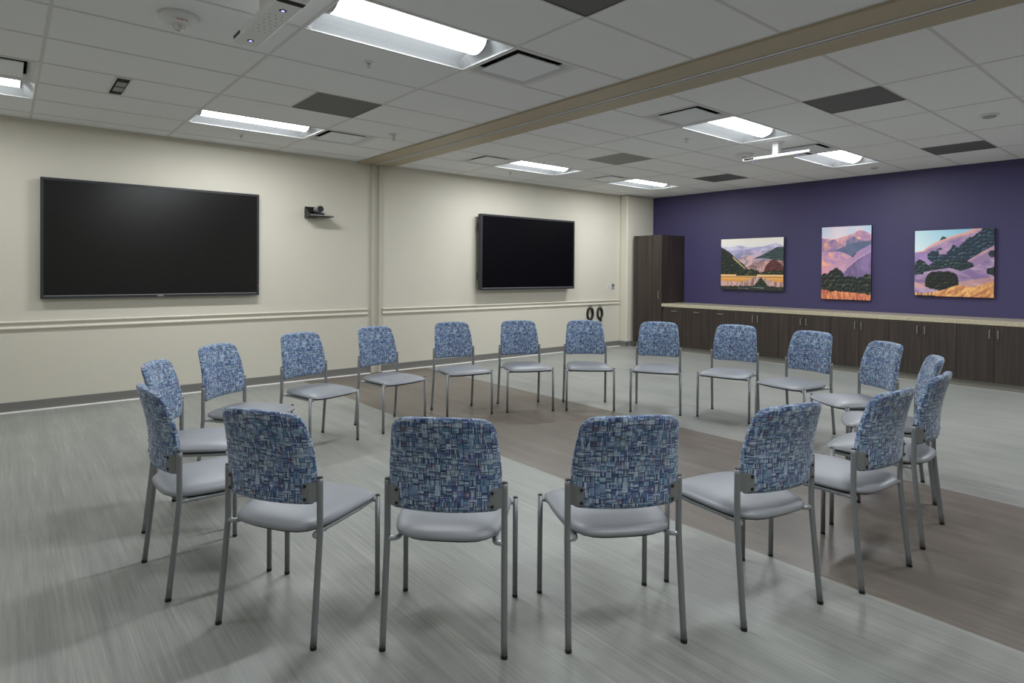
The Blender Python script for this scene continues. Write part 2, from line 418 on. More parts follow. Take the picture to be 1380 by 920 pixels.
# ------------------------------------------------------------------ ceiling fixtures
def copy_tree(o, parent=None):
    c = o.copy(); COL.objects.link(c); c.parent = parent
    for ch in list(o.children): copy_tree(ch, c)
    return c
def make_light(lampmat, watts):
    W, Dp = 2*TU, TU; g = .012
    r = thing('ceiling_light', 'x', 'ceiling light', group='recessed ceiling lights')
    # reflector pan: cross-section along y, sloped ends
    bm = bmesh.new(); n = 16; rows = []
    ze = .085
    def zprof(s):  # s 0..1 across y
        t = abs(2*s-1); return ze*(1-t**2.6)
    xsn = [(g, 0.0), (.05, 1.0), (W-.075, 1.0), (W-g, 0.0)]
    for xx, sc in xsn:
        rows.append([bm.verts.new((xx, g+(Dp-2*g)*q/n, H + .002 + zprof(q/n)*sc)) for q in range(n+1)])
    for a, b in zip(rows, rows[1:]):
        for q in range(n): bm.faces.new((a[q], a[q+1], b[q+1], b[q]))
    pan = obj('reflector', bm, M['pan'], r, smooth=False)
    # flange
    bm = bmesh.new(); f0 = .003
    for (a, b, c_, d_) in ((f0, f0, W-f0, g+.002), (f0, Dp-g-.002, W-f0, Dp-f0), (f0, g, g+.002, Dp-g), (W-g-.002, g, W-f0, Dp-g)):
        box(bm, a, b, H-.002, c_, d_, H+.006)
    obj('flange', bm, M['white'], r)
    # lens: half round trough hanging from the pan
    bm = bmesh.new(); rr = .105; m = 18; L0, L1 = .055, W-.105; zc = H+.084
    lo = []
    for xx in (L0, L1):
        lo.append([bm.verts.new((xx, Dp/2+rr*math.cos(math.pi+math.pi*q/m), zc+.66*rr*math.sin(math.pi+math.pi*q/m))) for q in range(m+1)])
    for q in range(m): bm.faces.new((lo[0][q], lo[0][q+1], lo[1][q+1], lo[1][q]))
    bm.faces.new(lo[0]); bm.faces.new(lo[1][::-1])
    obj('lamp_lens', bm, lampmat, r, smooth=False)
    ld = bpy.data.lights.new('lamp', 'AREA'); ld.shape = 'RECTANGLE'; ld.size = L1-L0-.01; ld.size_y = .12; ld.energy = watts; ld.color = (.94, .975, 1)
    lo_ = bpy.data.objects.new('lamp', ld); COL.objects.link(lo_); lo_.parent = r; lo_.location = ((L0+L1)/2, Dp/2, zc-.66*rr-.002)
    for xx in (L0-.012, L1):
        bm = bmesh.new(); l2 = []
        for x2 in (xx, xx+.014):
            l2.append([bm.verts.new((x2, Dp/2+(rr+.005)*math.cos(math.pi+math.pi*q/m), zc+.68*(rr+.004)*math.sin(math.pi+math.pi*q/m))) for q in range(m+1)])
        for q in range(m): bm.faces.new((l2[0][q], l2[0][q+1], l2[1][q+1], l2[1][q]))
        bm.faces.new(l2[0]); bm.faces.new(l2[1][::-1])
        obj('end_bracket', bm, M['silver'], r)
    return r
proto = {}
for x0, k, lb, vis in LIGHTS:
    if not proto: o = proto[0] = make_light(M['lamp'], vis)
    else:
        o = copy_tree(proto[0])
        for ch in o.children:
            if ch.type == 'LIGHT': ch.data = ch.data.copy(); ch.data.energy = vis
    o.location = (x0, row(k), 0); o['label'] = lb

def make_diffuser():
    r = thing('ceiling_diffuser', 'x', 'air vent', group='square air diffusers')
    bm = bmesh.new(); W = TU
    def ring(a, za, b, zb):
        A = [bm.verts.new(p) for p in ((a, a, za), (W-a, a, za), (W-a, W-a, za), (a, W-a, za))]
        C_ = [bm.verts.new(p) for p in ((b, b, zb), (W-b, b, zb), (W-b, W-b, zb), (b, W-b, zb))]
        for q in range(4): bm.faces.new((A[q], A[(q+1) % 4], C_[(q+1) % 4], C_[q]))
    ring(.003, H-.001, .030, H-.001); ring(.030, H-.001, .072, H+.036)
    obj('frame', bm, M['white'], r)
    bm = bmesh.new()
    ring(.072, H+.036, .074, H+.11); bm.faces.new([bm.verts.new(p) for p in ((.074, .074, H+.11), (W-.074, .074, H+.11), (W-.074, W-.074, H+.11), (.074, W-.074, H+.11))])
    obj('throat', bm, M['darkslot'], r)
    obj('plaque', B(.095, .095, H-.002, W-.095, W-.095, H+.008), M['pan'], r, bevel=.003)
    return r
d0 = None
for x0, k, lb in DIFF:
    if d0 is None: o = d0 = make_diffuser()
    else: o = copy_tree(d0)
    o.location = (x0, row(k), 0); o['label'] = lb
g0 = None
for i, (x0, k, lb) in enumerate(GR):
    r = thing('return_grille', lb, 'air vent', (x0, row(k), 0), group='perforated return grilles')
    obj('perforated_panel', B(.012, .012, H+.001, TU-.012, TU-.012, H+.006), M['grillelight'] if i == 2 else M['grille'], r)
    bm = bmesh.new()
    for q in ((.004, .004, TU-.004, .013), (.004, TU-.013, TU-.004, TU-.004), (.004, .013, .013, TU-.013), (TU-.013, .013, TU-.004, TU-.013)):
        box(bm, q[0], q[1], H-.002, q[2], q[3], H+.007)
    obj('frame', bm, M['grille'] if i != 2 else M['grillelight'], r)

# slim slot vent left of the large light
r = thing('slot_vent', 'narrow slotted grey vent set in the ceiling tile at upper left', 'air vent', (.678, 5.535, 0))
bm = bmesh.new()
for q in ((0, 0, .115, .012), (0, .545, .115, .557), (0, .012, .012, .545), (.103, .012, .115, .545)): box(bm, q[0], q[1], H-.004, q[2], q[3], H+.004)
obj('frame', bm, M['white'], r)
obj('slot', B(.012, .012, H+.001, .103, .545, H+.005), M['darkslot'], r)
obj('damper_plate', B(.028, .13, H-.003, .096, .27, H+.002), M['greyplate'], r)
obj('damper_plate', B(.028, .30, H-.003, .096, .44, H+.002), M['greyplate'], r)

# sprinklers
def make_sprinkler():
    r = thing('sprinkler_head', 'x', 'sprinkler', group='ceiling sprinklers')
    obj('escutcheon', lathe(bmesh.new(), [(.036, .007), (.036, .003), (.026, -.006), (.012, -.008)]), M['white'], r, smooth=True)
    bm = cyl((0, 0, -.004), (0, 0, -.028), .008); cyl((0.012, 0, -.008), (.004, 0, -.036), .003, 8, bm); cyl((-.012, 0, -.008), (-.004, 0, -.036), .003, 8, bm)
    obj('nozzle', bm, M['silver'], r, smooth=True)
    obj('deflector', lathe(bmesh.new(), [(.006, -.034), (.017, -.036), (.017, -.039), (.004, -.041)]), M['steel'], r, smooth=True)
    return r
SP = [(2.038, 3.97, 'small sprinkler head below the largest ceiling light'), (2.048, 7.013, 'small sprinkler head above the large television near the wall'),
      (5.921, 6.953, 'small sprinkler head above the middle television near the wall'), (5.923, 3.935, 'small sprinkler head left of the white post-hung device')]
s0 = None
for x_, y_, lb in SP:
    if s0 is None: o = s0 = make_sprinkler()
    else: o = copy_tree(s0)
    o.location = (x_, y_, H); o['label'] = lb
# small cylinder sensor
r = thing('motion_sensor', 'small white cylinder sensor hanging from the ceiling left of the header beam', 'sensor', (3.31, 5.88, H))
obj('mount_plate', lathe(bmesh.new(), [(.055, .007), (.055, 0), (.048, -.006), (.02, -.007)]), M['white'], r, smooth=True)
obj('housing', lathe(bmesh.new(), [(.026, -.004), (.028, -.03), (.028, -.07), (.024, -.078), (.01, -.08)]), M['white'], r, smooth=True)
# flat discs
for x_, y_, lb in ((7.175, 1.525, 'low white ceiling disc at upper right, nearest the right edge'), (9.451, 3.275, 'tiny pale ceiling disc between the post-hung device and the purple wall'),
                   (10.0, 6.712, 'tiny pale ceiling disc right above the corner by the tall cabinet')):
    r = thing('ceiling_sensor', lb, 'sensor', (x_, y_, H), group='flat ceiling discs')
    sc = 1.0 if x_ < 8 else .75
    obj('rim', lathe(bmesh.new(), [(.075*sc, .007), (.075*sc, -.008), (.06*sc, -.014)]), M['white'], r, smooth=True)
    obj('dome', lathe(bmesh.new(), [(.055*sc, -.013), (.05*sc, -.024), (.03*sc, -.03), (.01*sc, -.031)]), M['silver'], r, smooth=True)

# fire strobes
def text_mesh(name, body, size, mat, parent, loc, rot):
    cu = bpy.data.curves.new(name, 'FONT'); cu.body = body; cu.size = size; cu.extrude = .0008; cu.align_x = 'CENTER'; cu.align_y = 'CENTER'
    to = bpy.data.objects.new('tmp', cu); COL.objects.link(to)
    dg = bpy.context.evaluated_depsgraph_get()
    me = bpy.data.meshes.new_from_object(to.evaluated_get(dg)); bpy.data.objects.remove(to); me.name = name
    me.materials.clear(); me.materials.append(mat)
    o = bpy.data.objects.new(name, me); COL.objects.link(o); o.parent = parent; o.location = loc; o.rotation_euler = rot
    return o
def strobe(x_, y_, lb, rz):
    r = thing('fire_strobe', lb, 'fire alarm', (x_, y_, H), rz, group='round ceiling fire alarms')
    obj('housing', lathe(bmesh.new(), [(.112, .007), (.112, -.010), (.105, -.022), (.085, -.038), (.05, -.050), (.02, -.052)], n=40), M['white'], r, smooth=True)
    obj('strobe_lens', lathe(bmesh.new(), [(.034, -.045), (.034, -.062), (.026, -.078), (.010, -.084)], n=16), M['lenschrome'], r)
    text_mesh('lettering', 'FIRE', .036, M['red'], r, (.0, -.079, -.0425), (math.pi+.52, 0, 0))
    return r
strobe(.806, 3.98, 'round white fire alarm with red lettering at upper left of the ceiling', -math.pi/2 + math.atan2(3.98, .806) + .2)
strobe(7.25, 3.98, 'round fire alarm small in the distance left of the post-hung device', -math.pi/2 + math.atan2(4.0, 7.3))

# ceiling-mounted slab devices
def slab(x_, y_, lb):
    r = thing('ceiling_array', lb, 'ceiling device', (x_, y_, 0), group='white slab devices hung from the ceiling')
    Lh, Wh, zt, zb = .385, .0735, 2.772, 2.742
    bm = bmesh.new()
    # plate with chamfered underside
    prof = [(-Wh, zt), (-Wh, zb+.008), (-Wh+.008, zb), (Wh-.008, zb), (Wh, zb+.008), (Wh, zt)]
    A = [bm.verts.new((a, -Lh, z)) for a, z in prof]; C_ = [bm.verts.new((a, Lh, z)) for a, z in prof]; n = len(prof)
    for q in range(n): bm.faces.new((A[q], A[(q+1) % n], C_[(q+1) % n], C_[q]))
    bm.faces.new(A); bm.faces.new(C_[::-1])
    b_ = obj('housing', bm, M['white'], r)
    bm = bmesh.new()
    for i in range(7):
        for j in range(3):
            px = -.038 + j*.032 + (.012 if i % 2 else 0); py = -.14 + i*.045
            cyl((px, py, zb-.0006), (px, py, zb+.002), .0035, 8, bm)
    obj('microphone_hole', bm, M['darkslot'], r); 
    bpy.data.objects[r.children[-1].name]['kind'] = 'stuff'
    for yy in (.30, -.22):
        q = obj('indicator', lathe(bmesh.new(), [(.018, .001), (.018, -.0015), (.013, -.002)], (0, yy, zb), 20), M['darkslot'], r)
        obj('led', lathe(bmesh.new(), [(.009, 0), (.009, -.002), (.004, -.0025)], (0, yy, zb-.001), 14), M['led'], q)
    obj('end_slot', B(-.066, -.36, zb-.0008, .066, -.315, zb+.004), M['darkslot'], r)
    obj('side_grip', B(-Wh-.004, .25, zt-.02, -Wh+.001, .36, zt-.004), M['black'], r)
    obj('post', B(-.034, -.02, zt-.002, .034, .048, H-.01), M['white'], r, bevel=.006)
    obj('ceiling_plate', lathe(bmesh.new(), [(.085, .006), (.085, -.004), (.075, -.012), (.03, -.014)], (0, .014, H), 28), M['white'], r, smooth=True)
    return r
slab(1.106, 3.315, 'white perforated slab device with small blue lights hanging from the ceiling at upper left')
slab(6.87, 3.37, 'white slab device hung on a short post from the ceiling on the right side')

# ------------------------------------------------------------------ televisions
def tv(label, x0, x1, z0, z1, yback, depth, bez, thin, matte):
    r = thing('television', label, 'television', ((x0+x1)/2, D, z0))
    w2 = (x1-x0)/2; hh = z1-z0; yf = -(D-yback)  # local y of front face
    yf = yback - D
    # housing (behind), bezel ring, screen glass
    bm = B(-w2, yf+.004, 0, w2, yf+depth, hh)
    obj('housing', bm, M['bezel'], r, bevel=.006)
    bm = bmesh.new()
    for q in ((-w2, 0, w2, bez*1.3), (-w2, hh-bez, w2, hh), (-w2, bez*1.3, -w2+bez, hh-bez), (w2-bez, bez*1.3, w2, hh-bez)):
        box(bm, q[0], yf-.006, q[1], q[2], yf+.004, q[3])
    obj('bezel', bm, M['bezel'], r, bevel=.002)
    obj('screen', B(-w2+bez-.001, yf-.001, bez*1.3-.001, w2-bez+.001, yf+.003, hh-bez+.001), M['screenmatte'] if matte else M['screen'], r)
    # wall mount
    bm = B(-w2*.45, yf+depth, hh*.3, w2*.45, -.001, hh*.7)
    obj('wall_mount', bm, M['black'], r)
    return r, yf, w2, hh
r, yf, w2, hh = tv('large wide black television on the cream wall at left', .284, 2.428, 1.117, 2.343, D-.07, .045, .026, True, False)
obj('logo_plate', B(-.03, yf-.008, .010, .03, yf-.005, .020), M['silver'], r)
obj('trim_strip', B(-w2+.03, yf-.0075, .028, w2-.03, yf-.0055, .033), M['silver'], r)
q = obj('standby_light', B(w2-.012, yf-.009, .115, w2-.006, yf-.005, .122), M['redled'], r)
r, yf, w2, hh = tv('black television standing off the cream wall in the middle, right of the partition track', 5.80, 7.905, 1.130, 2.330, D-.14, .075, .030, False, True)
for zz in (.16, .93):
    obj('handle', B(-w2-.004, yf+.07, zz, -w2+.03, yf+.092, zz+.12), M['black'], r)
obj('trim_strip', B(-w2+.035, yf-.0075, .030, w2-.035, yf-.0055, .035), M['silver'], r)

# ------------------------------------------------------------------ camera on shelf bracket
r = thing('wall_shelf', 'black bracket shelf on the cream wall right of the large television', 'shelf', (3.19, D, 2.13))
bm = bmesh.new()
for xx in (-.165, -.155):
    pass
vs = [(-.165, 0, .10), (-.165, -.02, .10), (-.165, -.175, .015), (-.165, -.175, -.012), (-.165, 0, -.03)]
a = [bm.verts.new(p) for p in vs]; b = [bm.verts.new((p[0]+.008, p[1], p[2])) for p in vs]
for k in range(5): bm.faces.new((a[k], a[(k+1) % 5], b[(k+1) % 5], b[k]))
bm.faces.new(a); bm.faces.new(b[::-1])
obj('side_bracket', bm, M['black'], r)
obj('back_plate', B(-.16, -.006, -.02, .0, 0, .12), M['black'], r)
obj('shelf_board', B(-.157, -.19, -.004, .155, -.006, .006), M['silver'], r, bevel=.002)
obj('shelf_lip', B(-.157, -.189, -.014, .155, -.02, -.0045), M['black'], r)
r = thing('conference_camera', 'silver conference camera with black lens on the small wall shelf', 'camera', (3.17, D-.105, 2.136))
obj('base', B(-.062, -.045, 0, .062, .05, .028), M['black'], r, bevel=.006)
obj('yoke', cyl((0, 0, .025), (0, 0, .05), .03), M['black'], r, smooth=False)
obj('barrel', tube(bmesh.new(), [(0, .075, .078), (0, .068, .078), (0, -.05, .078), (0, -.058, .078)], [.030, .040, .044, .042], 28), M['silver'], r, smooth=False)
q = obj('lens_ring', tube(bmesh.new(), [(0, -.05, .078), (0, -.078, .078)], [.040, .038], 28), M['black'], r)
obj('lens_glass', cyl((0, -.0775, .078), (0, -.0795, .078), .022, 24), M['screen'], q)

# ------------------------------------------------------------------ outlet plates and cable coils
r = thing('wall_plate', 'white switch plate, left of the two plates beside the column', 'outlet', (8.985, D, 1.15))
obj('plate', B(-.037, -.006, -.058, .037, 0, .058), M['white'], r, bevel=.002)
obj('display', B(-.014, -.0085, .018, .014, -.005, .026), M['black'], r)
obj('button', B(-.008, -.010, -.034, .012, -.005, -.010), M['greyplate'], r)
r = thing('wall_plate', 'grey socket plate, right of the two plates beside the column', 'outlet', (9.125, D, 1.15))
obj('plate', B(-.037, -.007, -.052, .037, 0, .058), M['greyplate'], r, bevel=.002)
obj('socket', B(-.018, -.010, .005, .018, -.006, .038), M['darkslot'], r)
obj('latch', cyl((.0, -.006, -.025), (.0, -.022, -.025), .014, 14), M['silver'], r)
def coil(x_, lb, rx, rz_, seed):
    rnd = random.Random(seed)
    r = thing('cable_coil', lb, 'cable', (x_, D, .655), group='black cable coils on the wall')
    pts = []
    turns = 6
    for k in range(turns*28+1):
        a = k*2*math.pi/28; tn = k/28
        s = 1 + .10*math.sin(tn*2.1+seed) + .04*math.sin(a*2+seed)
        pts.append((rx*s*math.sin(a), -.026-.018*math.sin(tn*1.7+seed), rz_*s*math.cos(a)))
    obj('loops', tube(bmesh.new(), pts, .0075, 8), M['cable'], r, smooth=True)
    obj('strap', tube(bmesh.new(), smooth_path([(0, -.05, rz_-.03), (.012, -.055, rz_+.012), (0, -.03, rz_+.045), (0, -.004, rz_+.05)]), .006, 8), M['cable'], r, smooth=True)
    obj('hook', tube(bmesh.new(), smooth_path([(0, 0, rz_+.045), (0, -.035, rz_+.04), (0, -.06, rz_-.005), (0, -.072, rz_+.02)]), .004, 8), M['steel'], r, smooth=True)
    return r
coil(8.46, 'black coiled cable on a wall hook, left of the pair', .072, .105, 1)
r = coil(8.73, 'black coiled cable on a wall hook, right of the pair with a hanging plug', .064, .100, 2.4)
obj('plug', B(.0, -.05, -.155, .035, -.02, -.105), M['black'], r, bevel=.004)

# ------------------------------------------------------------------ cabinets
XF = 9.45
r = thing('tall_cabinet', 'tall dark wood cabinet in the corner beside the purple wall', 'cabinet', (0, 0, 0))
YT0, YT1, ZT = 6.762, 7.405, 2.125
obj('body', B(XF+.004, YT0, .10, XW-.002, YT1, ZT), M['wood'], r)
obj('toe_kick', B(XF+.06, YT0+.01, 0, XW-.002, YT1-.01, .10), M['toe'], r)
dd = obj('door', B(XF-.018, YT0+.003, .104, XF+.002, YT1-.003, ZT-.003), M['wood'], r, bevel=.0015)
def bar_handle(parent, x, y, z, vert=True, L=.105):
    bm = bmesh.new(); s = L/2
    if vert: pts = [(x, y, z-s), (x-.028, y, z-s), (x-.028, y, z+s), (x, y, z+s)]; b0 = B(x-.032, y-.005, z-s, x-.024, y+.005, z+s); box(b0, x-.03, y-.005, z-s, x+.001, y+.005, z-s+.009); box(b0, x-.03, y-.005, z+s-.009, x+.001, y+.005, z+s)
    else: b0 = B(x-.032, y-s, z-.005, x-.024, y+s, z+.005); box(b0, x-.03, y-s, z-.005, x+.001, y-s+.009, z+.005); box(b0, x-.03, y+s-.009, z-.005, x+.001, y+s, z+.005)
    bm.free()
    return obj('handle', b0, M['steel'], parent, bevel=.002)
bar_handle(dd, XF-.018, 6.815, 1.015, True, .14)
ZC = .859; ZB = .802
def base_cab(y0, y1, lb, kind):
    r = thing('base_cabinet', lb, 'cabinet', (0, 0, 0), group='dark base cabinets under the long counter')
    obj('body', B(XF+.004, y0+.0005, .10, XW-.002, y1-.0005, ZB-.001), M['wood'], r)
    obj('toe_kick', B(XF+.055, y0, 0, XW-.1, y1, .10), M['toe'], r)
    z0, z1 = .103, ZB-.006
    if kind == 1:
        d = obj('door', B(XF-.018, y0+.002, z0, XF+.002, y1-.002, z1), M['wood'], r, bevel=.0015)
        bar_handle(d, XF-.018, (y0+y1)/2, .733, False, .11)
    else:
        m = (y0+y1)/2
        for a, b, yy in ((y0+.002, m-.0015, m-.042), (m+.0015, y1-.002, m+.042)):
            d = obj('door', B(XF-.018, a, z0, XF+.002, b, z1), M['wood'], r, bevel=.0015)
            bar_handle(d, XF-.018, yy, .692, True, .105)
ycuts = [(6.245, 6.70, 1, 'single-door base cabinet right beside the tall cabinet'), (5.790, 6.245, 1, 'second single-door base cabinet from the tall cabinet'),
         (5.333, 5.790, 1, 'third single-door base cabinet from the tall cabinet')]
names = ['nearest the single-door ones', 'below the gap between the landscape and tall paintings', 'below the tall middle painting', 'below the right painting', 'at the right edge of the view', 'beyond the right edge of the view']
yy = 5.333
for k in range(5):
    ycuts.append((yy-.757, yy, 2, 'two-door base cabinet '+names[k])); yy -= .757
for y0, y1, kd, lb in ycuts: base_cab(y0, y1, lb, kd)
YE = yy
r = thing('worktop', 'long beige speckled counter along the purple wall', 'counter', (0, 0, 0))
obj('slab', B(XF-.022, YE, ZB, XW-.001, 6.762, ZC), M['counter'], r, bevel=.004)
obj('filler', B(XF+.004, 6.70, .10, XW-.4, 6.7615, ZB-.001), M['wood'], r)
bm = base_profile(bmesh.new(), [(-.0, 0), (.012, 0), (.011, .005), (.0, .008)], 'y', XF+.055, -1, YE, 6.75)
struct('highlight_strip_cabinets', bm, M['floor_highlight'])  # pale line under the cabinets, painted as a highlight like the wall one

# ------------------------------------------------------------------ paintings (colour attribute painted by formula)
def hsh(i, j, k=0):
    n = (i*374761393 + j*668265263 + k*1274126177) & 0xffffffff
    n = ((n ^ (n >> 13))*1274126177) & 0xffffffff
    return ((n ^ (n >> 16)) & 0xffff)/65535
def vn(x, y, k=0):
    i, j = math.floor(x), math.floor(y); fx, fy = x-i, y-j
    fx = fx*fx*(3-2*fx); fy = fy*fy*(3-2*fy)
    return (hsh(i, j, k)*(1-fx)+hsh(i+1, j, k)*fx)*(1-fy) + (hsh(i, j+1, k)*(1-fx)+hsh(i+1, j+1, k)*fx)*fy
def fbm(x, y, k=0): return vn(x, y, k)*.5+vn(x*2.1, y*2.1, k+1)*.3+vn(x*4.3, y*4.3, k+2)*.2
def mixc(a, b, t): t = max(0, min(1, t)); return tuple(a[i]*(1-t)+b[i]*t for i in range(3))
def interp(x, pts):
    if x <= pts[0][0]: return pts[0][1]
    for (a, b), (c, d) in zip(pts, pts[1:]):
        if x <= c: return b+(d-b)*(x-a)/(c-a)
    return pts[-1][1]
def foliage(s, t, k, dark=(20, 30, 30), lite=(84, 100, 78), sc=26):
    # rounded crowns: the nearest jittered centre decides the clump, its upper left side is the pale one
    x, y = s*sc*.62, t*sc*.62; i0, j0 = math.floor(x), math.floor(y); best = 9; q = (0, 0)
    for i in (i0-1, i0, i0+1):
        for j in (j0-1, j0, j0+1):
            dx, dy = x-i-.15-.7*hsh(i, j, k), y-j-.15-.7*hsh(i, j, k+31)
            d = dx*dx+dy*dy
            if d < best: best = d; q = (dx, dy); m_ = .55+.75*hsh(i, j, k+77)
    v = .20 - .45*q[0] + .95*q[1] + .55*(fbm(s*sc*3, t*sc*3, k)-.5)
    return mixc(dark, lite, m_*max(0, v)**1.4)
def lobes(s, f, a, k=0): return a*(abs(math.sin(s*f+k))+.5*abs(math.sin(s*f*2.3+k*1.7)))
def folds(s, t, base, shade, k, fx=6, fy=9, sl=.8):
    n = fbm(s*fx+t*sl*fx, t*fy-s*sl*fy*.5, k); return mixc(base, shade, (n-.35)*3.2)
def pic_a(s, t):
    c = mixc((232, 226, 214), (226, 222, 232), (1-t)*3)
    j = .012*(fbm(s*30, 3, 9)-.5)
    if t < interp(s, [(0, .86), (.15, .84), (.3, .87), (.5, .82), (.7, .84), (.88, .90), (1, .84)])+j: c = folds(s, t, (206, 200, 222), (168, 160, 196), 3, 7, 14)
    if t < interp(s, [(0, .74), (.2, .66), (.33, .76), (.45, .79), (.58, .73), (.8, .78), (1, .84)])+j: c = folds(s, t, (198, 176, 196), (124, 128, 164), 5, 6, 9)
    if t < interp(s, [(.2, .3), (.3, .62), (.38, .68), (.5, .66), (.6, .58), (.75, .66), (.95, .70), (1, .7)])+j: c = folds(s, t, (214, 172, 172), (104, 116, 140), 6, 7, 10)
    if s > .55 and interp(s, [(.55, .60), (.7, .62), (1, .54)]) < t < interp(s, [(.55, .61), (.75, .72), (.9, .82), (1, .82)])+j: c = foliage(s, t, 7, (36, 52, 56), (100, 122, 110), 40)
    if t < interp(s, [(.3, .4), (.45, .46), (.6, .56), (.8, .58), (1, .56)])+j: c = folds(s, t, (212, 164, 158), (126, 98, 104), 8, 9, 12, -.8)
    if t < interp(s, [(0, .84), (.08, .80), (.2, .68), (.35, .52), (.48, .38), (.52, .3)])+.03*(fbm(s*24, 1, 3)-.5):
        c = foliage(s, t, 11, (14, 24, 28), (96, 98, 58), 36)
        if abs(t-interp(s, [(.2, .64), (.42, .40)])) < .010+.008*(.42-s)/.22 and .2 < s < .42: c = (190, 172, 116)
    if t < .40+.17*max(0, 1-((s-.86)/.15)**2)+lobes(s, 40, .016) and abs(s-.86) < .15 and t > .3: c = foliage(s, t, 14, (66, 34, 40), (176, 92, 78), 40)
    if t < interp(s, [(0, .30), (.12, .34), (.25, .37), (.4, .39), (.55, .40), (.66, .33), (.75, .36), (.9, .37), (1, .36)])+lobes(s, 34, .022)-.01: c = foliage(s, t, 15, (16, 26, 22), (112, 120, 66), 36)
    if t < .305 and not (.26 < s < .6): c = (228, 186, 130)
    if t < .275: c = mixc((226, 178, 120), (214, 140, 52), (.28-t)*9+.3*(fbm(s*6, t*50, 2)-.5))
    if abs(t-.255) < .006: c = (96, 60, 40)
    if t < .17+.03*(fbm(s*40, 1, 5)-.5)+.10*max(0, 1-abs(s-.62)/.25): c = mixc((206, 168, 160), (120, 92, 88), (fbm(s*50, t*8, 6)-.35)*2.4)
    if abs(s-.66) < .17*(1-(t/.26)) and t < .25: c = foliage(s, t*2, 17, (18, 28, 26), (120, 124, 66), 24)
    if t < .055+.05*(fbm(s*30, 2, 8)): c = mixc((22, 24, 24), (60, 66, 56), fbm(s*30, t*30, 7))
    if .30 < s < .72 and .025 < t < .06 and fbm(s*12, t*60, 21) > .56: c = (118, 128, 134)
    return c
def pic_b(s, t):
    c = mixc((150, 196, 222), (226, 206, 214), fbm(s*3, t*4, 1)*1.3-.15+.4*(1-t))
    j = .008*(fbm(s*30, 2, 2)-.5)
    if t < interp(s, [(0, .85), (.12, .84), (.3, .83), (.5, .87), (.65, .90), (.78, .945), (.88, .925), (1, .88)])+j:
        c = folds(s, t, (236, 172, 150), (160, 124, 166), 3, 5, 7, -.7)
        if s > .5 and t < interp(s, [(.5, .8), (.65, .86), (.75, .82), (1, .78)]): c = mixc((206, 140, 150), (98, 108, 138), fbm(s*8, t*8, 4)*1.6)
    if t < interp(s, [(0, .76), (.1, .79), (.25, .83), (.4, .77), (.5, .72), (.7, .70)])+j: c = folds(s, t, (232, 160, 140), (128, 112, 158), 5, 6, 8)
    if .3 < s and t < interp(s, [(.3, .68), (.45, .72), (.6, .76), (.8, .78), (1, .80)])+.03*(fbm(s*20, t*9, 2)-.5): c = mixc((74, 88, 112), (104, 108, 140), fbm(s*14, t*14, 6))
    if t < interp(s, [(0, .66), (.2, .655), (.35, .66), (.5, .63), (.62, .585)])+j: c = folds(s, t, (238, 168, 138), (170, 132, 176), 7, 4, 10, -.9)
    if t < interp(s, [(0, .46), (.2, .47), (.38, .52), (.6, .585), (.8, .68), (1, .75)])+j:
        c = mixc((212, 150, 160), (148, 124, 170), (s*.9+.25*(t))-.1)
        n = fbm(s*4+t*3, t*14-s*6, 8)
        if n > .62: c = mixc(c, (196, 160, 190), .5)
        if fbm(s*13, t*16, 10) > .70 and s > .5: c = (74, 62, 90)
    r2 = interp(s, [(.4, .32), (.55, .45), (.75, .56), (1, .66)])+j
    if t < r2 and s > .4: c = (206, 170, 186) if t > r2-.008 else mixc((146, 122, 166), (104, 86, 124), fbm(s*12, t*9, 11)*1.5-.2)
    if t < interp(s, [(0, .33), (.15, .35), (.25, .41), (.35, .42), (.42, .37), (.5, .30), (.62, .31), (.75, .29), (.82, .30), (.92, .34), (1, .33)])+lobes(s, 26, .022)-.008:
        c = foliage(s, t, 12, (16, 24, 28), (104, 108, 78), 30)
    if t < .135-.06*s+.02*(fbm(s*30, 1, 6)-.5): c = mixc((228, 150, 100), (150, 70, 60), (fbm(s*45, t*10, 13)-.35)*2.2)
    if ((s-.21)/.09)**2+((t-.155)/.055)**2 < 1: c = foliage(s, t, 14, (16, 26, 26), (110, 112, 74), 30)
    return c
